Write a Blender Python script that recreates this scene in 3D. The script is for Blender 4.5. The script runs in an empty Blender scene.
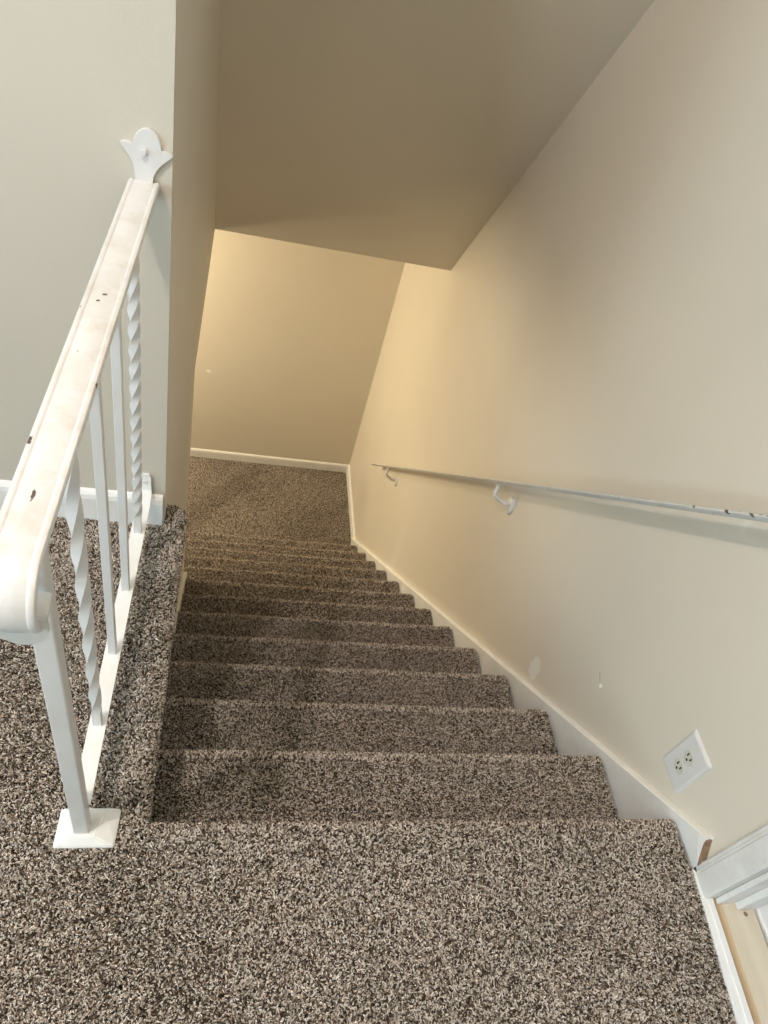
import bpy, bmesh, math, random
import numpy as np
from mathutils import Vector, Matrix

rng = np.random.default_rng(7)
random.seed(7)
sc = bpy.context.scene
col = sc.collection

# ------------------------------------------------------------------ dimensions (metres)
R, T = 0.2032, 0.2292            # riser, tread
NSTEP = 13                       # risers from the upper floor to the lower landing
ZL = -NSTEP * R                  # lower landing level
XR = -0.029                      # right edge of the stair carpet (skirt board beyond it)
XC = -1.087                      # carpeted edge of the upper floor beside the stairs
XW = -1.136                      # stair side of the left wall
YC, YE = 0.70, 1.68              # near and far end of the left wall
ZH, YS = -0.29, 2.736            # lower ceiling level, foot of the sloped ceiling
YB = 3.685                       # back wall of the lower landing
SLOPE = R / T
CEIL = 3.6

# ------------------------------------------------------------------ helpers
def link(o):
    col.objects.link(o)
    return o

def obj(name, bm, mat, parent=None, smooth=False):
    me = bpy.data.meshes.new(name)
    bmesh.ops.recalc_face_normals(bm, faces=bm.faces)
    bm.to_mesh(me); bm.free()
    if smooth:
        for p in me.polygons: p.use_smooth = True
    o = bpy.data.objects.new(name, me)
    if mat: me.materials.append(mat)
    link(o)
    if parent: o.parent = parent
    return o

def auto_smooth(o, ang=40):
    me = o.data
    bm = bmesh.new(); bm.from_mesh(me)
    for f in bm.faces: f.smooth = True
    for e in bm.edges:
        if len(e.link_faces) == 2 and e.calc_face_angle(0) > math.radians(ang): e.smooth = False
    bm.to_mesh(me); bm.free()
    return o

def empty(name, loc=(0, 0, 0)):
    o = bpy.data.objects.new(name, None); o.empty_display_size = .05
    o.location = loc
    return link(o)

def tag(o, label=None, cat=None, group=None, kind=None):
    if label: o['label'] = label
    if cat: o['category'] = cat
    if group: o['group'] = group
    if kind: o['kind'] = kind
    return o

def box(bm, x0, x1, y0, y1, z0, z1, bev=0, seg=2):
    t = bmesh.new()
    bmesh.ops.create_cube(t, size=1)
    for v in t.verts:
        v.co = Vector(((x0 + x1) / 2 + v.co.x * (x1 - x0), (y0 + y1) / 2 + v.co.y * (y1 - y0), (z0 + z1) / 2 + v.co.z * (z1 - z0)))
    if bev: bmesh.ops.bevel(t, geom=t.edges[:], offset=bev, segments=seg, profile=.5, affect='EDGES')
    me = bpy.data.meshes.new('t'); t.to_mesh(me); t.free()
    bm.from_mesh(me); bpy.data.meshes.remove(me)
    return bm

def prism(bm, pts, axis, a, b):
    """polygon pts extruded along an axis from a to b ('x': pts are (y,z); 'z': (x,y); 'y': (x,z))"""
    def P(p, t):
        return {'x': (t, p[0], p[1]), 'y': (p[0], t, p[1]), 'z': (p[0], p[1], t)}[axis]
    A = [bm.verts.new(P(p, a)) for p in pts]
    B = [bm.verts.new(P(p, b)) for p in pts]
    n = len(pts)
    bm.faces.new(A); bm.faces.new(B[::-1])
    for i in range(n): bm.faces.new((A[i], B[i], B[(i + 1) % n], A[(i + 1) % n]))
    return bm

def sweep(bm, frames, prof):
    """frames: (origin, u, v, scale_u, scale_v); prof: closed list of (a,b)"""
    rings = []
    for o, u, v, su, sv in frames:
        rings.append([bm.verts.new(o + u * (a * su) + v * (b * sv)) for a, b in prof])
    n = len(prof)
    for r0, r1 in zip(rings, rings[1:]):
        for i in range(n): bm.faces.new((r0[i], r0[(i + 1) % n], r1[(i + 1) % n], r1[i]))
    bm.faces.new(rings[0][::-1]); bm.faces.new(rings[-1])
    return bm

def tube(bm, pts, rad, n=12):
    pts = [Vector(p) for p in pts]
    fr = []; up = None
    for i, p in enumerate(pts):
        d = (pts[min(i + 1, len(pts) - 1)] - pts[max(i - 1, 0)]).normalized()
        if up is None:
            up = d.orthogonal().normalized()
        up = (up - d * up.dot(d)).normalized()
        r = rad[i] if isinstance(rad, (list, tuple)) else rad
        fr.append((p, up, d.cross(up), r, r))
    return sweep(bm, fr, [(math.cos(a), math.sin(a)) for a in [2 * math.pi * k / n for k in range(n)]])

# ------------------------------------------------------------------ materials
def mat(name, rough=.6):
    m = bpy.data.materials.new(name); m.use_nodes = True
    nt = m.node_tree; b = nt.nodes['Principled BSDF']
    b.inputs['Roughness'].default_value = rough
    return m, nt, b

def N(nt, t, **kw):
    n = nt.nodes.new(t)
    for k, v in kw.items():
        if hasattr(n, k): setattr(n, k, v)
        else: n.inputs[k].default_value = v
    return n

def ramp(nt, stops, fac, interp='LINEAR'):
    r = N(nt, 'ShaderNodeValToRGB')
    cr = r.color_ramp; cr.interpolation = interp
    while len(cr.elements) < len(stops): cr.elements.new(.5)
    for e, (p, c) in zip(cr.elements, stops):
        e.position = p; e.color = (*c, 1) if len(c) == 3 else c
    nt.links.new(fac, r.inputs['Fac'])
    return r

def paint(name, c, rough=.45, bump=.06, scale=260, var=.04, spots=()):
    """roller-stippled wall paint; spots: (centre, half sizes, colour) blobs of filler, bare paint, a smudge or a painted light streak"""
    m, nt, b = mat(name, rough)
    L = nt.links.new
    tc = N(nt, 'ShaderNodeNewGeometry')
    n1 = N(nt, 'ShaderNodeTexNoise', Scale=1.3, Detail=3.0)
    L(tc.outputs['Position'], n1.inputs['Vector'])
    r = ramp(nt, [(.3, [x * (1 - var) for x in c]), (.7, [min(1, x * (1 + var)) for x in c])], n1.outputs['Fac'])
    out = r.outputs['Color']
    n3 = N(nt, 'ShaderNodeTexNoise', Scale=70.0, Detail=2.0)
    L(tc.outputs['Position'], n3.inputs['Vector'])
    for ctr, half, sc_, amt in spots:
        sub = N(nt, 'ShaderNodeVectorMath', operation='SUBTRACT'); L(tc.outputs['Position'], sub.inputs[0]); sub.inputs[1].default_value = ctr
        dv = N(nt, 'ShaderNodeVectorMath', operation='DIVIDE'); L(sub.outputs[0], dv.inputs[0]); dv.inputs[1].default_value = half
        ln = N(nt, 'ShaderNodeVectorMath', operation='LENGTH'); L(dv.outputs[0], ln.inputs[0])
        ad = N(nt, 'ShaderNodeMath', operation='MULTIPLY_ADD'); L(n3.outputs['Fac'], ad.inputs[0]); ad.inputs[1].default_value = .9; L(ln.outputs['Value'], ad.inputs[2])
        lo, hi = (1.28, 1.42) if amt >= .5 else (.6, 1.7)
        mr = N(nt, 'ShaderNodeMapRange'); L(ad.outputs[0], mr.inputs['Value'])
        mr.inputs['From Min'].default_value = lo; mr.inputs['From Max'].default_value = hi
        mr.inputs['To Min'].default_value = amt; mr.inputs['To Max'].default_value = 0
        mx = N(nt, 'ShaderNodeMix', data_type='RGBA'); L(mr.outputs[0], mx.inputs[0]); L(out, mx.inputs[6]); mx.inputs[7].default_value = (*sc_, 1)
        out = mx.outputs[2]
    L(out, b.inputs['Base Color'])
    n2 = N(nt, 'ShaderNodeTexNoise', Scale=float(scale), Detail=2.0)
    L(tc.outputs['Position'], n2.inputs['Vector'])
    n4 = N(nt, 'ShaderNodeTexNoise', Scale=9.0, Detail=2.0)
    L(tc.outputs['Position'], n4.inputs['Vector'])
    ad = N(nt, 'ShaderNodeMath', operation='MULTIPLY_ADD'); L(n4.outputs['Fac'], ad.inputs[0]); ad.inputs[1].default_value = 2.0; L(n2.outputs['Fac'], ad.inputs[2])
    bp = N(nt, 'ShaderNodeBump', Strength=bump, Distance=.004); L(ad.outputs[0], bp.inputs['Height']); L(bp.outputs[0], b.inputs['Normal'])
    return m

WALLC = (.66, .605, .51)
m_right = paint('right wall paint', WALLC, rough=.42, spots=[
    ((0, .622, -.462), (.05, .032, .052), (.78, .77, .73), .75),
    ((0, 2.05, -1.75), (.1, .07, .3), (.76, .72, .64), .35),  # soft streak of light painted into the wall colour
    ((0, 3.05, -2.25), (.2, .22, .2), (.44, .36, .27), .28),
    ((0, .385, .505), (.05, .012, .03), (.80, .76, .68), .4)])
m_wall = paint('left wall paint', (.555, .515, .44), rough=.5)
m_back = paint('back wall paint', WALLC, rough=.5, spots=[((-1.148, YB, -1.82), (.022, .05, .014), (.85, .83, .76), .9)])
m_soffit = paint('sloped ceiling paint', (.67, .62, .525), rough=.55)

RAILCHIPS = [((-1.190, .009, .82), (.0022, .011, .01)), ((-1.162, .184, .818), (.0025, .008, .006)), ((-1.162, .114, .818), (.002, .012, .006)), ((-1.161, .145, .816), (.0016, .010, .005)),
             ((-1.210, .083, .819), (.003, .008, .006)), ((-1.183, .36, .82), (.004, .003, .01)), ((-1.188, .345, .82), (.003, .0025, .01)), ((-1.160, .05, .818), (.0016, .02, .005))]
HANDCHIPS = [((-.082, .311, .612), (.006, .008, .006)), ((-.083, .38, .549), (.004, .03, .005)), ((-.083, .45, .484), (.003, .02, .004)), ((-.083, .33, .594), (.003, .03, .004))]
def white_paint(name, c=(.80, .80, .79), rough=.35, dirt=.25, wear=0.0, chips=0.0, spots=()):
    m, nt, b = mat(name, rough); L = nt.links.new
    g = N(nt, 'ShaderNodeNewGeometry')
    n = N(nt, 'ShaderNodeTexNoise', Scale=14.0, Detail=5.0, Roughness=.65); L(g.outputs['Position'], n.inputs['Vector'])
    r = ramp(nt, [(.35, [x * (1 - .35 * dirt) for x in (c[0], c[1] * .985, c[2] * .95)]), (.62, c)], n.outputs['Fac'])
    out = r.outputs['Color']
    if wear:
        n2 = N(nt, 'ShaderNodeTexNoise', Scale=22.0, Detail=6.0, Roughness=.7); L(g.outputs['Position'], n2.inputs['Vector'])
        r2 = ramp(nt, [(.5, (0, 0, 0)), (.68, (wear,) * 3)], n2.outputs['Fac'])
        mx = N(nt, 'ShaderNodeMix', data_type='RGBA'); L(r2.outputs['Color'], mx.inputs[0]); L(out, mx.inputs[6]); mx.inputs[7].default_value = (.50, .44, .36, 1)
        out = mx.outputs[2]
    if chips:
        n3 = N(nt, 'ShaderNodeTexNoise', Scale=60.0, Detail=3.0); L(g.outputs['Position'], n3.inputs['Vector'])
        r3 = ramp(nt, [(chips, (0, 0, 0)), (chips + .015, (1, 1, 1))], n3.outputs['Fac'])
        mx = N(nt, 'ShaderNodeMix', data_type='RGBA'); L(r3.outputs['Color'], mx.inputs[0]); L(out, mx.inputs[6]); mx.inputs[7].default_value = (.09, .065, .05, 1)
        out = mx.outputs[2]
    for ctr, half in spots:
        sub = N(nt, 'ShaderNodeVectorMath', operation='SUBTRACT'); L(g.outputs['Position'], sub.inputs[0]); sub.inputs[1].default_value = ctr
        dv = N(nt, 'ShaderNodeVectorMath', operation='DIVIDE'); L(sub.outputs[0], dv.inputs[0]); dv.inputs[1].default_value = half
        ln = N(nt, 'ShaderNodeVectorMath', operation='LENGTH'); L(dv.outputs[0], ln.inputs[0])
        nz = N(nt, 'ShaderNodeTexNoise', Scale=240.0, Detail=3.0); L(g.outputs['Position'], nz.inputs['Vector'])
        ad = N(nt, 'ShaderNodeMath', operation='MULTIPLY_ADD'); L(nz.outputs['Fac'], ad.inputs[0]); ad.inputs[1].default_value = 1.6; L(ln.outputs['Value'], ad.inputs[2])
        mr = N(nt, 'ShaderNodeMapRange'); L(ad.outputs[0], mr.inputs['Value'])
        mr.inputs['From Min'].default_value = 1.5; mr.inputs['From Max'].default_value = 1.75; mr.inputs['To Min'].default_value = 1; mr.inputs['To Max'].default_value = 0
        mx = N(nt, 'ShaderNodeMix', data_type='RGBA'); L(mr.outputs[0], mx.inputs[0]); L(out, mx.inputs[6]); mx.inputs[7].default_value = (.08, .055, .045, 1)
        out = mx.outputs[2]
    L(out, b.inputs['Base Color'])
    bp = N(nt, 'ShaderNodeBump', Strength=.12, Distance=.002); L(n.outputs['Fac'], bp.inputs['Height']); L(bp.outputs[0], b.inputs['Normal'])
    return m

m_trim = white_paint('white trim paint', (.80, .80, .79), dirt=.15)
m_skirt = white_paint('white skirt paint', (.70, .70, .685), dirt=.2)
m_highlight_plug = white_paint('white of edge highlight and plug', (.86, .86, .84), dirt=.1)  # whiter copy for the skirt's painted highlight, also used on the plug
m_iron = white_paint('white iron paint', (.66, .655, .65), dirt=.12)
m_rail = white_paint('worn white rail paint', (.70, .70, .70), dirt=.3, wear=.45, chips=.745, spots=RAILCHIPS)
m_hand = white_paint('white handrail paint', (.64, .63, .60), dirt=.3, chips=.70, spots=HANDCHIPS)
m_case = white_paint('white casing paint', (.72, .71, .69), dirt=.4)
m_plastic, _nt, _b = mat('white plastic', .3); _b.inputs['Base Color'].default_value = (.63, .615, .60, 1)
m_ivory, _nt, _b = mat('ivory plastic', .35); _b.inputs['Base Color'].default_value = (.56, .54, .475, 1)
m_black, _nt, _b = mat('dark slot', .7); _b.inputs['Base Color'].default_value = (.015, .013, .012, 1)
m_steel, _nt, _b = mat('screw steel', .35); _b.inputs['Base Color'].default_value = (.6, .6, .58, 1); _b.inputs['Metallic'].default_value = .8

def wood(name, a, b_, scale, stretch):
    m, nt, b = mat(name, .6); L = nt.links.new
    g = N(nt, 'ShaderNodeNewGeometry')
    mp = N(nt, 'ShaderNodeMapping'); L(g.outputs['Position'], mp.inputs['Vector']); mp.inputs['Scale'].default_value = stretch
    n = N(nt, 'ShaderNodeTexNoise', Scale=scale, Detail=5.0); L(mp.outputs[0], n.inputs['Vector'])
    r = ramp(nt, [(.3, a), (.7, b_)], n.outputs['Fac']); L(r.outputs['Color'], b.inputs['Base Color'])
    bp = N(nt, 'ShaderNodeBump', Strength=.15, Distance=.002); L(n.outputs['Fac'], bp.inputs['Height']); L(bp.outputs[0], b.inputs['Normal'])
    return m
m_sill = wood('pale bare wood', (.54, .46, .34), (.66, .59, .455), 30.0, (1, .12, 1))
m_sill_edge = wood('tan wood edge', (.36, .26, .15), (.48, .36, .22), 30.0, (1, .12, 1))
m_cut = wood('brown sawn wood', (.16, .10, .065), (.34, .23, .15), 90.0, (1, 1, .3))

# carpet backing (seen only between the tufts) and the tufts themselves
m_base, _nt, _b = mat('carpet backing', .95)
_n = N(_nt, 'ShaderNodeTexNoise', Scale=220.0, Detail=2.0)
_g = N(_nt, 'ShaderNodeNewGeometry'); _nt.links.new(_g.outputs['Position'], _n.inputs['Vector'])
_r = ramp(_nt, [(.35, (.035, .027, .021)), (.7, (.16, .13, .105))], _n.outputs['Fac']); _nt.links.new(_r.outputs['Color'], _b.inputs['Base Color'])
m_pile, _nt, _b = mat('carpet yarn', .9)
_b.inputs['Specular IOR Level'].default_value = .15
_h = N(_nt, 'ShaderNodeHairInfo')
_r = ramp(_nt, [(0, (.05, .033, .021)), (.20, (.125, .087, .059)), (.34, (.32, .262, .21)), (.58, (.56, .495, .43)), (.82, (.72, .655, .585))], _h.outputs['Random'], 'CONSTANT')
_nt.links.new(_r.outputs['Color'], _b.inputs['Base Color'])

# ------------------------------------------------------------------ carpet pile
def pile(parent, P, Nn, length=.0073, rad=.00122, lay=None):
    """yarn tufts rooted at P (n,3) along normals Nn: one curves object of kind stuff"""
    n = len(P)
    cu = bpy.data.hair_curves.new('carpet_pile')
    cu.add_curves([4] * n)
    Ln = (length * rng.uniform(.7, 1.25, n))[:, None]
    rnd = rng.normal(0, 1, (n, 3))
    if lay is not None: rnd = rnd + lay(P, Nn)
    tan = rnd - Nn * (rnd * Nn).sum(1)[:, None]
    tan /= np.linalg.norm(tan, axis=1)[:, None] + 1e-9
    b2 = np.cross(Nn, tan)
    t = np.linspace(0, 1, 4)
    lean = rng.uniform(.15, .9, n)[:, None]
    curl = rng.normal(0, .35, n)[:, None]
    pts = np.zeros((n, 4, 3))
    for i, s in enumerate(t):
        pts[:, i] = P + Ln * (Nn * (s * (1 - .38 * s * lean)) + tan * (lean * .85 * s ** 1.5) + b2 * (curl * s * s))
    pts[:, 0] -= Nn * .001
    cu.points.foreach_set('position', pts.reshape(-1).astype(np.float32))
    rr = np.tile(np.array([.85, 1.05, 1.0, .55]) * rad, (n, 1)) * rng.uniform(.8, 1.2, n)[:, None]
    at = cu.attributes.get('radius') or cu.attributes.new('radius', 'FLOAT', 'POINT')
    at.data.foreach_set('value', rr.reshape(-1).astype(np.float32))
    cu.materials.append(m_pile)
    o = bpy.data.objects.new('carpet_pile', cu)
    o.parent = parent; o['kind'] = 'stuff'
    return link(o)

def along(prof, x0, x1, dens, axis='x'):
    """random points and normals on the strip swept from a profile of (y,z) [or (x,z) when axis='y'] points"""
    prof = np.array(prof, float)
    seg = np.diff(prof, axis=0); ln = np.linalg.norm(seg, axis=1); cum = np.r_[0, np.cumsum(ln)]
    n = int(cum[-1] * (x1 - x0) * dens)
    s = rng.uniform(0, cum[-1], n); i = np.clip(np.searchsorted(cum, s) - 1, 0, len(seg) - 1)
    f = (s - cum[i]) / ln[i]
    q = prof[i] + seg[i] * f[:, None]
    nr = np.stack([-seg[i, 1], seg[i, 0]], 1) / ln[i][:, None]
    x = rng.uniform(x0, x1, n)
    if axis == 'x':
        return np.stack([x, q[:, 0], q[:, 1]], 1), np.stack([0 * x, nr[:, 0], nr[:, 1]], 1)
    return np.stack([q[:, 0], x, q[:, 1]], 1), np.stack([nr[:, 0], 0 * x, nr[:, 1]], 1)

def flat(x0, x1, y0, y1, z, dens):
    n = int((x1 - x0) * (y1 - y0) * dens)
    P = np.stack([rng.uniform(x0, x1, n), rng.uniform(y0, y1, n), np.full(n, z)], 1)
    return P, np.tile([0., 0., 1.], (n, 1))

def brushed(P, Q):
    """the pile leans this way and that in soft patches where feet and the vacuum have passed"""
    x, y = P[:, 0], P[:, 1]
    f = np.sin(7.1 * x + 2.3 * np.sin(4.7 * y + .6)) + np.sin(9.3 * y - 1.9 * np.sin(6.1 * x)) + .6 * np.sin(17 * x + 13 * y) + .5 * np.sin(-21 * x + 16 * y + 1)
    g = np.sin(6.3 * y + 1.7 * np.sin(5.9 * x)) + .6 * np.sin(15 * x - 12 * y + 2)
    return np.stack([.35 * g, .55 * f, 0 * x], 1)

PH = .005   # nominal pile height: backing sits this much under the walked surface

# ------------------------------------------------------------------ structure: upper floor
def arc(cx, cy, r, a0, a1, n=7):
    return [(cx + r * math.cos(math.radians(a0 + (a1 - a0) * k / n)), cy + r * math.sin(math.radians(a0 + (a1 - a0) * k / n))) for k in range(n + 1)]

bm = bmesh.new()
nr_ = .022
noseprof = [(-4.0, -PH)] + arc(-PH - nr_, -PH - nr_, nr_, 90, -20) + [(-.022, -.06), (-.026, -R), (-4.0, -R)]
prism(bm, noseprof, 'x', XC - .001, XR)                                   # landing in front of the stairs
edgeprof = [(-3.8, -PH)] + arc(XC - PH - nr_, -PH - nr_, nr_, 90, 0) + [(XC - PH, -.045), (XW + .0, -.06), (-3.8, -.06)]
prism(bm, edgeprof, 'y', -4.0, YC)                                        # floor beside the opening with its rolled edge
# the rolled edge returns round the wall corner
cor = [(XW - .02, YC - .01), (XC - PH, YC - .01)] + arc(XC - PH - .03, YC + .02, .03, 0, 90, 6) + [(XW - .02, YC + .05)]
prism(bm, cor, 'z', -.045, -PH)
floor = obj('floor', bm, m_base)
tag(floor, 'speckled brown carpet of the upper floor around the stair opening', kind='structure')

DN = 215000
Ps, Ns = [], []
def add(pn): Ps.append(pn[0]); Ns.append(pn[1])
def flush(parent, **kw):
    P = np.concatenate(Ps); Q = np.concatenate(Ns); Ps.clear(); Ns.clear()
    return pile(parent, P, Q, **kw)
npf = [(-1.0, -PH)] + arc(-PH - nr_, -PH - nr_, nr_, 90, -20) + [(-.022, -.09)]
add(along(npf, XC, XR, DN))
add(flat(-2.3, XC, -1.0, 0, -PH, DN))
epf = [(-2.3, -PH)] + arc(XC - PH - nr_, -PH - nr_, nr_, 90, 0) + [(XC - PH, -.045)]
add(along(epf, -.001, YC - .003, DN, 'y'))
# returned corner tufts
n = 900
P = np.stack([rng.uniform(XW + .004, XC - PH, n), rng.uniform(YC - .003, YC + .05, n), np.full(n, -PH)], 1)
ok = ~((P[:, 0] > XC - PH - .03) & (P[:, 1] > YC + .02) & (np.hypot(P[:, 0] - (XC - PH - .03), P[:, 1] - (YC + .02)) > .03))
P = P[ok]; Ps.append(P); Ns.append(np.tile([0., 0., 1.], (len(P), 1)))
a = rng.uniform(0, math.pi / 2, 260)
Q = np.stack([np.cos(a), np.sin(a), 0 * a], 1)
Ps.append(np.stack([XC - PH - .03 + .03 * Q[:, 0], YC + .02 + .03 * Q[:, 1], rng.uniform(-.04, -PH, 260)], 1)); Ns.append(Q)
flush(floor, lay=brushed)

# ------------------------------------------------------------------ structure: walls
Z2 = CEIL
bm = bmesh.new()
yo0, yo1, zo = -1.0, -.16, 2.04                                              # doorway in the right wall
t = .11
prism(bm, [(yo1, ZL - .05), (YB + .1, ZL - .05), (YB + .1, Z2), (-4.0, Z2), (-4.0, -.3), (yo0, -.3), (yo0, zo), (yo1, zo)], 'x', 0, t)
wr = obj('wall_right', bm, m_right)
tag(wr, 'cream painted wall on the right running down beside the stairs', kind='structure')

bm = bmesh.new()
prism(bm, [(YC, -.07), (YE, ZL), (YE, ZL), (YE, Z2), (YC, Z2)][0:1] + [(YE, -.07), (YE, Z2), (YC, Z2)], 'x', -3.8, XW)
# below the upper floor: stair side, far end
prism(bm, [(-.4, ZL), (YE, ZL), (YE, -.07), (YC, -.07), (YC, -.061), (-.4, -.061)], 'x', -1.26, XW)
box(bm, -3.8, -1.26, -.52, -.4, ZL, ZH)
# header over the side opening of the lower landing
prism(bm, [(YE, ZH), (YB + .1, ZH), (YB + .1, Z2), (YE, Z2)], 'x', -1.26, XW)
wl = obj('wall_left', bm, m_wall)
tag(wl, 'beige wall and corner at the end of the railing on the left', kind='structure')

bm = bmesh.new()
box(bm, -3.8, .1, YB, YB + .1, ZL - .05, ZH + .2)
wb = obj('wall_back', bm, m_back)
tag(wb, 'warm lit wall at the back of the lower landing', kind='structure')

# sloped ceiling over the stairs, with the level ceiling of the floor below beyond it
dy = (CEIL - ZH) / math.tan(math.radians(54.5))
bm = bmesh.new()
prism(bm, [(YS, ZH), (YB, ZH), (YB, ZH + .06), (YS + .03, ZH + .06), (YS - dy + .05, CEIL + .06), (YS - dy, CEIL)], 'x', XW - .05, 0)
cs = obj('ceiling', bm, m_soffit)
tag(cs, 'plain sloped ceiling over the lower part of the stairs', kind='structure')
bm = bmesh.new()
box(bm, -3.8, -1.26, -.4, YE, ZH, ZH + .06)
box(bm, -3.8, XW - .05, YE, YB, ZH, ZH + .06)
box(bm, -3.8, .11, -4.0, YS - dy, CEIL, CEIL + .06)
cu_ = obj('ceiling_upper', bm, m_soffit)
tag(cu_, kind='structure', label='flat ceilings over the upper floor and the lower hall')

# rooms out of frame that hold the light
bm = bmesh.new()
wy0, wy1, wz0, wz1 = -3.45, -2.05, .4, 2.05                                    # window opening
prism(bm, [(-4.0, 0), (YC, 0), (YC, wz0), (-4.0, wz0)], 'x', -3.9, -3.8)
prism(bm, [(-4.0, wz1), (YC, wz1), (YC, CEIL), (-4.0, CEIL)], 'x', -3.9, -3.8)
prism(bm, [(-4.0, wz0), (wy0, wz0), (wy0, wz1), (-4.0, wz1)], 'x', -3.9, -3.8)
prism(bm, [(wy1, wz0), (-1.4, wz0), (-1.4, wz1), (wy1, wz1)], 'x', -3.9, -3.8)
prism(bm, [(-.1, wz0), (YC, wz0), (YC, wz1), (-.1, wz1)], 'x', -3.9, -3.8)  # gap before this piece left open for the added fill light
box(bm, -3.9, -3.8, -.4, YB, ZL, ZH)
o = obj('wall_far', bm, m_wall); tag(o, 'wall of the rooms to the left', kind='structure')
bm = bmesh.new(); box(bm, -3.9, .11, -4.1, -4.0, -.3, CEIL)
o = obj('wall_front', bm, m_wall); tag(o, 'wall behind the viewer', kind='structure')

# lower landing floor
bm = bmesh.new()
prism(bm, [(-3.8, -.4), (-1.26, -.4), (-1.26, 12 * T - .06), (0, 12 * T - .06), (0, YB), (-3.8, YB)], 'z', ZL - .06, ZL - PH)
fl = obj('floor_landing', bm, m_base)
tag(fl, 'brown carpet of the small landing at the foot of the stairs', kind='structure')
DF = 130000
add(flat(-1.45, -.012, 12 * T - .03, YB - .012, ZL - PH, DF)); flush(fl, length=.008, lay=brushed)

# ------------------------------------------------------------------ staircase: twelve carpeted steps
stairs = empty('staircase', (0, 0, ZL))
tag(stairs, 'straight flight of speckled brown carpeted steps going down to the landing', 'staircase')
for k in range(1, NSTEP):
    z = -k * R; y = k * T
    yn = y - PH; zt = z - PH
    ang = [90, 60, 35, 10, -20]
    prof = [(y - T - .028, zt)] + arc(yn - nr_, zt - nr_, nr_, 90, -20) + [(y - .022, zt - .055), (y - .028, z - R - .002 if k < 12 else ZL - PH)]
    body = prof + [(y - T - .028, z - R - .002 if k < 12 else ZL - PH)]
    xl = XW + .016 if y < YE else (XW + .001 if k < 9 else XW - .05)
    bm = bmesh.new(); prism(bm, [(a, b - ZL) for a, b in body], 'x', xl, XR)
    st = obj('step', bm, m_base, stairs)
    vis = [(y - T - .03, zt)] + prof[1:-1] + [(y - .024, zt - .09)]
    d = DN if k < 6 else DF
    add(along([(a, b - ZL) for a, b in vis], xl + .001, XR - .001, d))
    # tufts on the open right end of the step
    pe, ne = flat(0, 1, 0, 1, 0, 1)
    ys = rng.uniform(y - T, yn, 420)
    zz = zt - rng.uniform(0, .012, 420) ** 1.0
    rim = np.where(ys > yn - nr_, nr_ - np.sqrt(np.maximum(0, nr_ ** 2 - (ys - yn + nr_) ** 2)), 0)
    Ps.append(np.stack([np.full(420, XR - .001), ys, zz - rim - ZL], 1)); Ns.append(np.tile([.707, 0, .707], (420, 1)))
    pl = flush(st, lay=lambda P, Q: np.stack([0 * P[:, 0], np.where(Q[:, 1] > .12, 2.6, -1.45), 0 * P[:, 0]], 1) + .5 * brushed(P, Q))

# ------------------------------------------------------------------ skirt boards and baseboards
def skirt_poly(y0, y1, zoff, low):
    return [(y0, -SLOPE * y0 + zoff), (y1, -SLOPE * y1 + zoff), (y1, max(ZL, -SLOPE * y1 - low)), (y0, max(ZL, -SLOPE * y0 - low))]
bm = bmesh.new()
yend = (ZL + .082 - .012) / -SLOPE
y0 = -.066
top = lambda y: -SLOPE * y + .012
def skirt_line(dz):
    return [(y0, top(y0) - dz), (yend, ZL + .082 - dz), (yend + .02, ZL + .082 - dz)]
FACE = [(-.0, .000), (-.013, -.0), (-.0175, -.0025), (-.0195, -.007), (-.020, -.015)]     # rounded top edge (x, drop)
rows = [skirt_line(-dz) for _, dz in FACE]
rows_v = [[bm.verts.new((x, y, z)) for y, z in r] for (x, _), r in zip(FACE, rows)]
for r0, r1 in zip(rows_v, rows_v[1:]):
    for i in range(2): bm.faces.new((r0[i], r0[i + 1], r1[i + 1], r1[i]))
bot = [(-.1015, .012), (-.1015, -.012), (.03, -.26), (NSTEP * T - .12, ZL), (yend + .02, ZL)]
fb = [bm.verts.new((-.020, y, z)) for y, z in bot]
bb = [bm.verts.new((0, y, z)) for y, z in bot]
f = rows_v[-1]
for r, (_, dz) in zip(rows_v, FACE):                                # end sawn square to the slope
    r[0].co.y += dz * -.9; r[0].co.z += dz * .1
bm.faces.new((f[0], f[1], fb[3], fb[2], fb[1], fb[0])); bm.faces.new((f[1], f[2], fb[4], fb[3]))
for i in range(4): bm.faces.new((fb[i], fb[i + 1], bb[i + 1], bb[i]))
bm.faces.new([r[0] for r in rows_v] + [fb[0], bb[0]])
bm.faces.new([r[-1] for r in rows_v] + [fb[-1], bb[-1]])
sk = auto_smooth(obj('trim_1', bm, m_skirt), 35)
sk.data.materials.append(m_highlight_plug)
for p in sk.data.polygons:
    if p.normal.z > .3 and p.center.y > -.03: p.material_index = 1  # top edge whitened: its bright line of light is painted in
tag(sk, 'long white sloping skirt board along the right side of the stairs', kind='structure')
bm = bmesh.new()
ca, cb = Vector((0, y0 - .002, top(y0) - .005)), Vector((0, -.1005, .014))
nn = Vector((0, -(ca.z - cb.z), -(ca.y - cb.y) * -1)).normalized()
if nn.y > 0: nn = -nn
ring = [(-.0030, .02), (-.0100, -.02), (-.0150, .05), (-.0180, .16), (-.0188, .34), (-.0190, 1.0), (-.0030, 1.0)]
fa = [bm.verts.new(Vector((x, 0, 0)) + ca.lerp(cb, f) + nn * .0022) for x, f in ring]
fb2 = [bm.verts.new(v.co - nn * .003) for v in fa]
bm.faces.new(fa); bm.faces.new(fb2[::-1])
for i in range(len(ring)): bm.faces.new((fa[i], fb2[i], fb2[(i + 1) % len(ring)], fa[(i + 1) % len(ring)]))
c_ = obj('cut_end', bm, m_cut, sk); tag(c_, 'bare brown sawn end of the skirt board')

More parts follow.
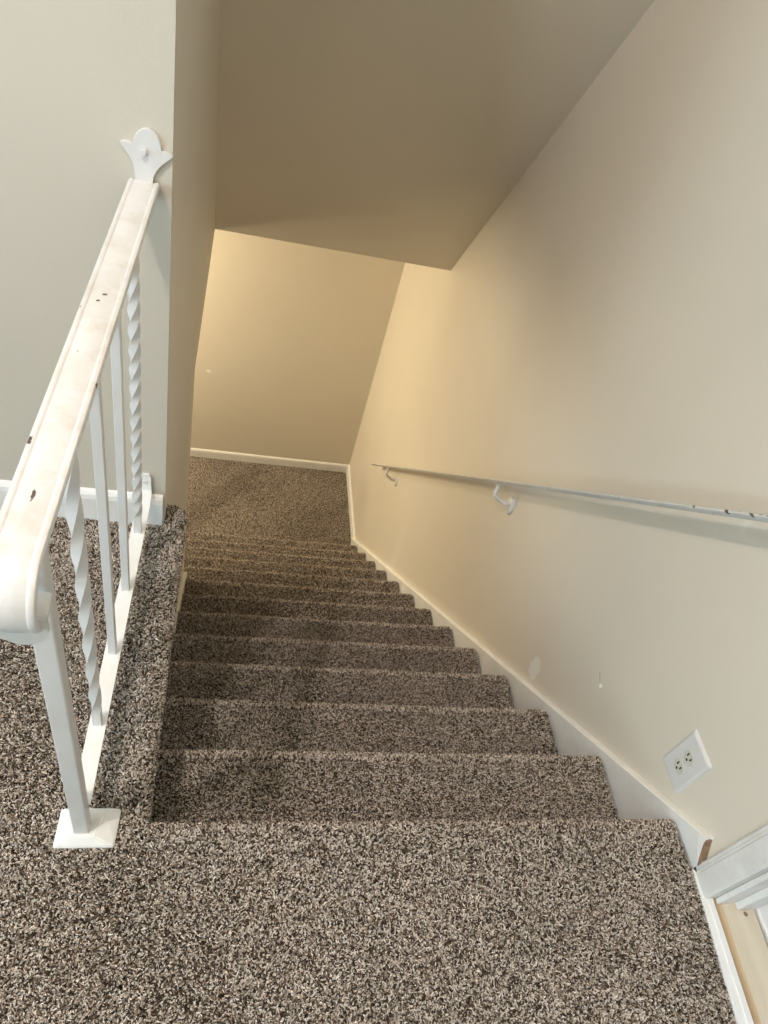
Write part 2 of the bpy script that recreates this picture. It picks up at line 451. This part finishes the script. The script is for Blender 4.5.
bm = bmesh.new()
prism(bm, [(-.02, -.075), (YE, -SLOPE * YE + .004), (YE, -SLOPE * YE - .35), (.1, -.45), (-.02, -.3)], 'x', XW, XW + .016)
sk2 = obj('trim_2', bm, m_skirt); tag(sk2, 'white skirt board along the left side of the stairs', kind='structure')

def baseboard_prof(h, t):
    return [(0, 0), (t, 0), (t, h * .78), (t * .8, h * .9), (t * .45, h * .97), (0, h)]
bm = bmesh.new()
prism(bm, [(-a, ZL + b) for a, b in baseboard_prof(.082, .013)], 'y', yend + .02, YB)
o = obj('baseboard_right', bm, m_trim); tag(o, 'white baseboard along the right side of the lower landing', kind='structure')
bm = bmesh.new()
prism(bm, [(YB - a, ZL + b) for a, b in baseboard_prof(.078, .013)], 'x', -3.8, -.0)
o = obj('baseboard_back', bm, m_trim); tag(o, 'white baseboard under the back wall of the lower landing', kind='structure')
bm = bmesh.new()
prism(bm, [(YC - a, b - .006) for a, b in baseboard_prof(.098, .014)], 'x', -3.8, XW - .004)
o = obj('baseboard_left', bm, m_trim); tag(o, 'white baseboard on the upper floor behind the railing', kind='structure')

# ------------------------------------------------------------------ doorway at the lower right
door = empty('door_1', (0, yo1, 0)); tag(door, 'white doorway casing with bare wood sill at the lower right', kind='structure')
bm = bmesh.new()
# casing: moulded flat board on the wall face
cp = [(0, -.098), (-.012, -.098), (-.0155, -.102), (-.0160, -.1075), (-.0180, -.1090), (-.0185, -.1145), (-.021, -.1165), (-.021, -.155), (-.018, -.160), (0, -.160)]
prism(bm, [(a, b - yo1) for a, b in cp], 'z', .003, 2.1)
o = auto_smooth(obj('casing', bm, m_case, door), 30)
bm = bmesh.new(); box(bm, .0, .11, -.171 - yo1, -.1605 - yo1, .006, 2.04, .002)
box(bm, .035, .075, -.184 - yo1, -.171 - yo1, .012, 2.04, .002)
obj('jamb', bm, m_case, door)
bm = bmesh.new()
prism(bm, [(-.024, -.103 - yo1), (-.006, -.135 - yo1), (-.017, -.5 - yo1), (-.052, -.5 - yo1)], 'z', -.02, .0035)
prism(bm, [(-.016, -.1605 - yo1), (-.0055, -.1605 - yo1), (-.017, -.5 - yo1), (-.029, -.5 - yo1)], 'z', .002, .007)
o = obj('edge_strip', bm, m_trim, door); o['label'] = 'white painted strip between the carpet and the sill'
bm = bmesh.new()
def skewx(x, y): return x + (y + .16) * .04
A = [(skewx(-.002, -.158), -.158), (skewx(.082, -.158), -.158), (skewx(.082, -1.0), -1.0), (skewx(-.002, -1.0), -1.0)]
B = [(skewx(.012, -.158), -.158), (skewx(.080, -.158), -.158), (skewx(.080, -1.0), -1.0), (skewx(.012, -1.0), -1.0)]
va = [bm.verts.new((x, y - yo1, -.03)) for x, y in A]; vm = [bm.verts.new((x, y - yo1, -.004)) for x, y in A]; vb = [bm.verts.new((x, y - yo1, .006)) for x, y in B]
bm.faces.new(va[::-1]); bm.faces.new(vb)
for lo, hi in ((va, vm), (vm, vb)):
    for i in range(4): bm.faces.new((lo[i], lo[(i + 1) % 4], hi[(i + 1) % 4], hi[i]))
s_ = obj('sill', bm, m_sill, door); s_['label'] = 'bare pale wood sill board'
s_.data.materials.append(m_sill_edge)
for p in s_.data.polygons:
    if p.normal.x < -.3: p.material_index = 1
bm = bmesh.new()
bmesh.ops.create_circle(bm, cap_ends=True, radius=.0045, segments=12, matrix=Matrix.Translation((.056, -.190 - yo1, .0064)))
o = obj('knot', bm, m_cut, s_)
bm = bmesh.new(); box(bm, .084, .125, -1.0 - yo1, -.172 - yo1, -.03, .012, .003)
o = obj('stop_strip', bm, m_case, door)
bm = bmesh.new(); box(bm, .112, 2.2, -2.2, 1.6, -.06, -.02)
o = obj('floor_side_room', bm, m_sill); tag(o, 'floor of the room through the doorway', kind='structure')

# ------------------------------------------------------------------ iron railing
def RX(y): return -1.1905 + .0125 * (y + .02) / .72
railing = empty('stair_railing', (RX(0), 0, 0))
tag(railing, 'worn white wrought iron railing with twisted balusters along the stair opening on the left', 'railing')
LO = Vector((RX(0), 0, 0))
def W(bm):
    bmesh.ops.translate(bm, verts=bm.verts, vec=-LO); return bm
# handrail: moulded cap rail that curls over at the near end
hw = .0235
half = [(-hw, -.004), (-hw - .0006, .0015), (-hw + .001, .0044), (-hw + .0042, .0056), (-hw + .0066, .0049), (-hw + .0078, .0042), (-.008, .0054), (0, .0060)]
prof = half + [(-a, b) for a, b in half[-2::-1]] + [(hw - .003, -.0060), (-hw + .003, -.0060)]
ZR = .814
fr = []
X = Vector((1, 0, 0)); Zv = Vector((0, 0, 1))
for y in np.linspace(YC - .004, -.062, 24):
    fr.append((Vector((RX(y), y, ZR)), X, Zv, 1, 1))
rad = .046
c = Vector((RX(-.06), -.062, ZR - rad))
for k in range(1, 31):                                              # rolls down over the end and back under
    f = k / 30
    a = math.radians(90 + 205 * f)
    rr = rad * (1 - .34 * f)
    d = Vector((0, math.cos(a), math.sin(a)))
    fr.append((c + d * rr + Vector((.001 * f, .002 * f, 0)), X, d, 1 - .10 * f, 1 - .15 * f))
bm = W(sweep(bmesh.new(), fr, prof))
o = auto_smooth(obj('handrail', bm, m_rail, railing), 38); o['label'] = 'worn white handrail with chipped paint and a curled end'
bm = bmesh.new()
tz = .7475
tg = [(.0235 * math.cos(a), tz + .027 * math.sin(a)) for a in [math.pi + math.pi * i / 18 for i in range(19)]] + [(.0235, tz + .02), (-.0235, tz + .02)]
prism(bm, [(RX(-.09) + .006 + x, z) for x, z in tg], 'y', -.0945, -.0885)
bmesh.ops.bevel(bm, geom=[e for e in bm.edges if abs(e.verts[0].co.y - e.verts[1].co.y) < 1e-5], offset=.0015, segments=2, affect='EDGES')
auto_smooth(obj('scroll_tongue', W(bm), m_iron, railing), 40)
# channel under the cap
bm = box(bmesh.new(), -.0105, .0105, -.045, YC - .006, ZR - .0145, ZR - .0055, .001)
for v in bm.verts: v.co.x += RX(v.co.y)
obj('channel', W(bm), m_iron, railing)
# newel post and its flange
nx, ny = RX(-.018) - .0015, -.0175
bm = box(bmesh.new(), nx - .0125, nx + .0125, ny - .0125, ny + .0125, .004, ZR - .012, .0022)
obj('newel_post', W(bm), m_iron, railing)
bm = bmesh.new()
lo = [(nx - .043, ny - .030), (nx + .055, ny - .030), (nx + .058, ny + .034), (nx - .041, ny + .034)]
md = [(nx - .022, ny - .018), (nx + .024, ny - .018), (nx + .036, ny + .030), (nx - .026, ny + .030)]
v0 = [bm.verts.new((x, y, -.004)) for x, y in lo]; v1 = [bm.verts.new((x, y, .006)) for x, y in lo]; v2 = [bm.verts.new((x, y, .019)) for x, y in md]
bm.faces.new(v0[::-1]); bm.faces.new(v2)
for l_, h_ in ((v0, v1), (v1, v2)):
    for i in range(4): bm.faces.new((l_[i], l_[(i + 1) % 4], h_[(i + 1) % 4], h_[i]))
bmesh.ops.bevel(bm, geom=bm.edges[:], offset=.002, segments=2, affect='EDGES')
obj('base_plate', W(bm), m_trim, railing)
# bottom bar
bm = bmesh.new()
zb = .097
fr = [(Vector((RX(y), y, zb)), X, Zv, 1, 1) for y in np.linspace(ny + .008, .655, 6)]
fr += [(Vector((RX(.69), .690, .110)), X, Vector((0, -.35, .94)), .9, 1), (Vector((RX(.69), .6935, .118)), X, Vector((0, -1, .1)), .85, 1),
       (Vector((RX(.69), .6955, .150)), X, Vector((0, -1, 0)), .8, 1), (Vector((RX(.69), .6958, .160)), X, Vector((0, -1, 0)), .5, 1)]
bw = .0145
sweep(bm, fr, [(-bw, -.003), (bw, -.003), (bw, .003), (-bw, .003)])
br = auto_smooth(obj('bottom_bar', W(bm), m_trim, railing), 30)
def bolt(parent, x, y, z, r, off):
    bm = bmesh.new()
    bmesh.ops.create_cone(bm, cap_ends=True, segments=6, radius1=r, radius2=r * .92, depth=.005, matrix=Matrix.Translation((x, y, z)) @ Matrix.Rotation(math.radians(90), 4, 'X'))
    bmesh.ops.create_cone(bm, cap_ends=True, segments=20, radius1=r * 1.35, radius2=r * 1.35, depth=.0016, matrix=Matrix.Translation((x, y + .003, z)) @ Matrix.Rotation(math.radians(90), 4, 'X'))
    bmesh.ops.translate(bm, verts=bm.verts, vec=off)
    return obj('bolt', bm, m_iron, parent)
bolt(br, RX(.69), .690, .140, .0052, -LO)
# balusters: twisted, plain, plain, twisted
def baluster(y, twisted, quarters=12):
    z0, z1, h = zb + .002, ZR - .010, .0072
    bm = bmesh.new(); fr = []
    n = 150 if twisted else 2
    for i in range(n):
        f = i / (n - 1)
        a = 0
        if twisted: a = min(max((f - .07) / .86, 0), 1) * math.radians(90 * quarters)
        u = Vector((math.cos(a), math.sin(a), 0)); v = Vector((-math.sin(a), math.cos(a), 0))
        fr.append((Vector((RX(y), y, z0 + (z1 - z0) * f)), u, v, 1, 1))
    if twisted:
        sweep(bm, fr, [(-h, -h), (h, -h), (h, h), (-h, h)])
    else:
        sweep(bm, fr, [(-h, -h + .001), (-h + .001, -h), (h - .001, -h), (h, -h + .001), (h, h - .001), (h - .001, h), (-h + .001, h), (-h, h - .001)])
    o = obj('baluster', W(bm), m_iron, railing)
    if twisted:
        auto_smooth(o, 35); o['label'] = 'twisted square iron baluster'
    else: o['label'] = 'plain square iron baluster'
    return o
for y, tw, q in ((.132, True, 8), (.277, False, 0), (.425, False, 0), (.578, True, 15)): baluster(y, tw, q)
# three-lobed end plate bolted flat to the wall
bm = bmesh.new()
cx, cz = RX(.69) - .0005, .816
R_ = [(.0125, -.012), (.0125, .004), (.0138, .016), (.0170, .027), (.0235, .0370), (.0310, .0440), (.0385, .0510), (.0395, .0530), (.0380, .0545), (.0330, .0565), (.0270, .0575), (.0205, .0560),
      (.0202, .063), (.0180, .070), (.0140, .0765), (.0090, .0812), (.0032, .0835)]
pts = R_ + [(-a, b) for a, b in R_[::-1]]
ca_, sa_ = math.cos(math.radians(-5)), math.sin(math.radians(-5))
pts = [(a * ca_ - (b - .0) * sa_ , a * sa_ + b * ca_) if b > .01 else (a, b) for a, b in pts]
prism(bm, [(cx + a, cz + b) for a, b in pts], 'y', YC - .0065, YC - .0005)
bmesh.ops.bevel(bm, geom=[e for e in bm.edges if all(abs(v.co.y - YC + .0065) < 1e-5 for v in e.verts)], offset=.0012, segments=2, affect='EDGES')
ep = obj('end_plate', W(bm), m_iron, railing); ep['label'] = 'three-lobed white end plate bolted to the wall'
bolt(ep, cx, YC - .010, cz + .050, .0055, -LO)

# ------------------------------------------------------------------ handrail on the right wall
hx = -.062
sl = .9236
def HP(y): return Vector((hx, y, .604 - sl * (y - .306)))
hr = empty('wall_handrail', (0, .3, .6)); tag(hr, 'thin white handrail on brackets sloping down the right wall', 'handrail')
LO = Vector((0, .3, .6))
d = Vector((0, 1, -sl)).normalized(); up = Vector((0, sl, 1)).normalized()
h2 = .021
pf = [(-h2, -.0015), (-h2 - .0008, .001), (-h2 + .0005, .0040), (-h2 + .0035, .0052), (-h2 + .007, .0044), (0, .0052), (h2 - .007, .0044), (h2 - .0035, .0052), (h2 - .0005, .0040), (h2 + .0008, .001), (h2, -.0015), (.012, -.0085), (-.012, -.0085)]
bm = bmesh.new()
sweep(bm, [(HP(y), X, up, 1, 1) for y in (-.05, .5, 1.2, 2.0, 2.6, 2.80)] + [(HP(2.812), X, up, .8, .7)], pf)
o = auto_smooth(obj('rail', W(bm), m_hand, hr), 35); o['label'] = 'thin white metal rail with chipped top edge'
for yb_, zoff in ((1.205, -.338), (2.465, -1.503)):
    top_ = HP(yb_ + .042) - up * .008
    zw = zoff
    bm = bmesh.new()
    # oval wall plate with a domed face
    n = 24
    rings = [(.0, 1.0), (.004, 1.0), (.008, .84), (.0105, .45)]
    prev = None
    for dx, s in rings:
        ring = [bm.verts.new((-dx, yb_ + .031 * s * math.cos(2 * math.pi * i / n), zw + .036 * s * math.sin(2 * math.pi * i / n))) for i in range(n)]
        if prev:
            for i in range(n): bm.faces.new((prev[i], prev[(i + 1) % n], ring[(i + 1) % n], ring[i]))
        prev = ring
    bm.faces.new(prev)
    bk = obj('bracket', W(bm), m_iron, hr, True)
    bm = bmesh.new()
    pw = Vector((-.006, yb_, zw + .010)); p3 = Vector(top_)
    pts = [pw, pw + Vector((-.020, .0, -.003)), pw + Vector((-.038, .006, .004)), Vector((hx - .004, yb_ + .018, zw + .028)), Vector((hx, yb_ + .030, (zw + .028) * .4 + p3.z * .6)), p3]
    # smooth by Catmull-Rom
    cr = []
    q = [pts[0]] + pts + [pts[-1]]
    for i in range(1, len(q) - 2):
        for s in np.linspace(0, 1, 6, endpoint=False):
            a, b, c2, e = q[i - 1], q[i], q[i + 1], q[i + 2]
            cr.append(.5 * ((2 * b) + (c2 - a) * s + (2 * a - 5 * b + 4 * c2 - e) * s * s + (3 * b - a - 3 * c2 + e) * s ** 3))
    cr.append(pts[-1])
    tube(bm, cr, [.0072] * (len(cr)), 12)
    ar = obj('arm', W(bm), m_iron, bk, True)
    bm = bmesh.new()
    sweep(bm, [(HP(yb_ + .012) - up * .0095, X, up, 1, 1), (HP(yb_ + .058) - up * .0095, X, up, 1, 1)], [(-.009, -.0018), (.009, -.0018), (.009, .0012), (-.009, .0012)])
    obj('saddle', W(bm), m_iron, bk)
    for sy, sz in ((-.004, .024), (.004, -.022)):
        bm = bmesh.new()
        bmesh.ops.create_uvsphere(bm, u_segments=10, v_segments=6, radius=.004, matrix=Matrix.Translation((-.006, yb_ + sy, zw + sz)))
        obj('screw', W(bm), m_iron, bk, True)

# ------------------------------------------------------------------ duplex outlet
oy, oz = .0860, .0735
out = empty('wall_outlet', (0, oy, oz)); tag(out, 'white duplex power outlet low on the right wall above the skirt board', 'outlet')
LO = Vector((0, oy, oz))
bm = bmesh.new()
w2, h2 = .042, .069
fr = []
for dx, ins in ((0, 0), (-.002, 0), (-.0045, .0022), (-.0062, .006)):
    fr.append([(-w2 + ins, -h2 + ins), (w2 - ins, -h2 + ins), (w2 - ins, h2 - ins), (-w2 + ins, h2 - ins)])
prev = None
for (dx, ins), ring in zip(((0, 0), (-.002, 0), (-.0045, .0022), (-.0062, .006)), fr):
    rv = [bm.verts.new((dx, a, b)) for a, b in ring]
    if prev:
        for i in range(4): bm.faces.new((prev[i], prev[(i + 1) % 4], rv[(i + 1) % 4], rv[i]))
    else: bm.faces.new(rv[::-1])
    prev = rv
bm.faces.new(prev)
bmesh.ops.bevel(bm, geom=[e for e in bm.edges if abs(e.verts[0].co.x - e.verts[1].co.x) > 1e-4], offset=.0015, segments=2, affect='EDGES')
obj('cover_plate', bm, m_plastic, out)
for s in (1, -1):
    zc = s * .0205
    rp = [(.0165 * math.cos(a) if abs(math.cos(a)) < 9 else 0, max(-.0138, min(.0138, .0172 * math.sin(a)))) for a in [2 * math.pi * i / 40 for i in range(40)]]
    bm = bmesh.new(); prism(bm, [(a, zc + b) for a, b in rp], 'x', -.0085, -.004)
    bmesh.ops.bevel(bm, geom=[e for e in bm.edges if all(v.co.x < -.008 for v in e.verts)], offset=.0008, segments=2, affect='EDGES')
    rc = obj('receptacle', bm, m_ivory, out)
    for dy_, hh in ((-.0062, .0042), (.0062, .0050)):
        bm = bmesh.new(); box(bm, -.0088, -.0080, dy_ - .0017, dy_ + .0017, zc + .0035 - hh, zc + .0035 + hh); obj('slot', bm, m_black, rc)
    bm = bmesh.new(); bmesh.ops.create_cone(bm, cap_ends=True, segments=14, radius1=.0031, radius2=.0031, depth=.001, matrix=Matrix.Translation((-.0083, 0, zc - .0078)) @ Matrix.Rotation(math.radians(90), 4, 'Y')); obj('ground_hole', bm, m_black, rc)
bm = bmesh.new(); bmesh.ops.create_cone(bm, cap_ends=True, segments=16, radius1=.0030, radius2=.0026, depth=.0015, matrix=Matrix.Translation((-.0067, 0, 0)) @ Matrix.Rotation(math.radians(-90), 4, 'Y')); obj('screw', bm, m_ivory, out)

# small plug left in the right wall
bm = bmesh.new()
bmesh.ops.create_cone(bm, cap_ends=True, segments=14, radius1=.0058, radius2=.0050, depth=.004, matrix=Matrix.Translation((-.001, .385, -.145)) @ Matrix.Rotation(math.radians(-90), 4, 'Y'))
pg = obj('wall_plug', bm, m_highlight_plug); tag(pg, 'tiny white plug in the right wall under a short dark scratch', 'wall plug')
bm = bmesh.new(); prism(bm, [(.3955, -.1435), (.3975, -.1425), (.4185, -.1290), (.4175, -.1282)], 'x', -.0008, .001)
sc_ = obj('scratch', bm, m_cut, pg); sc_['label'] = 'short dark scratch'

# ------------------------------------------------------------------ light
w = bpy.data.worlds.new('World'); sc.world = w; w.use_nodes = True
bg = w.node_tree.nodes['Background']; bg.inputs['Color'].default_value = (.78, .88, 1, 1); bg.inputs['Strength'].default_value = .6
def lamp(name, kind, loc, power, color, **kw):
    l = bpy.data.lights.new(name, kind); l.energy = power; l.color = color
    for k, v in kw.items(): setattr(l, k, v)
    o = bpy.data.objects.new(name, l); o.location = loc; link(o)
    return o
def aim(o, p):
    o.rotation_euler = (Vector(p) - o.location).to_track_quat('-Z', 'Y').to_euler()
key = lamp('hall_ceiling_lamp', 'POINT', (-2.09, -.65, 3.45), 156, (1, .905, .865), shadow_soft_size=.07)
win = lamp('window_daylight', 'AREA', (-3.84, -2.75, 1.25), 60, (.60, .85, 1), shape='RECTANGLE', size=1.6, size_y=1.35)
win.rotation_euler = (0, math.radians(-90), 0)
near_fill = lamp('added_daylight_fill', 'AREA', (-3.84, -.75, 1.45), 38, (.60, .85, 1), shape='RECTANGLE', size=1.3, size_y=1.3)  # added fill light, softens the shadows of the farther window
near_fill.rotation_euler = (0, math.radians(-90), 0)
low = lamp('lower_hall_lamp', 'AREA', (-2.6, 3.0, -.85), 57, (1, .83, .56), shape='DISK', size=.9)
aim(low, (-.7, 3.5, -1.7))

# ------------------------------------------------------------------ camera
cam = bpy.data.cameras.new('Camera'); co = bpy.data.objects.new('Camera', cam); link(co)
Rr = [(.96915269, -.0874951, .2304076), (-.09133891, .74078684, .66550136), (.22891103, .66601762, -.70994385)]
M = Matrix(((Rr[0][0], Rr[1][0], -Rr[2][0], -1.0239), (Rr[0][1], Rr[1][1], -Rr[2][1], -.4855), (Rr[0][2], Rr[1][2], -Rr[2][2], 1.3681), (0, 0, 0, 1)))
co.matrix_world = M
cam.sensor_fit = 'VERTICAL'; cam.sensor_height = 36; cam.lens = 721.63 / 1024 * 36
cam.clip_start = .02
sc.camera = co

vs = sc.view_settings
vs.view_transform = 'Standard'; vs.look = 'None'; vs.exposure = .17; vs.gamma = 1; vs.use_curve_mapping = False
sc.cycles.use_denoising = True
sc.cycles.max_bounces = 10; sc.cycles.diffuse_bounces = 6
sc.cycles_curves.shape = 'RIBBONS'
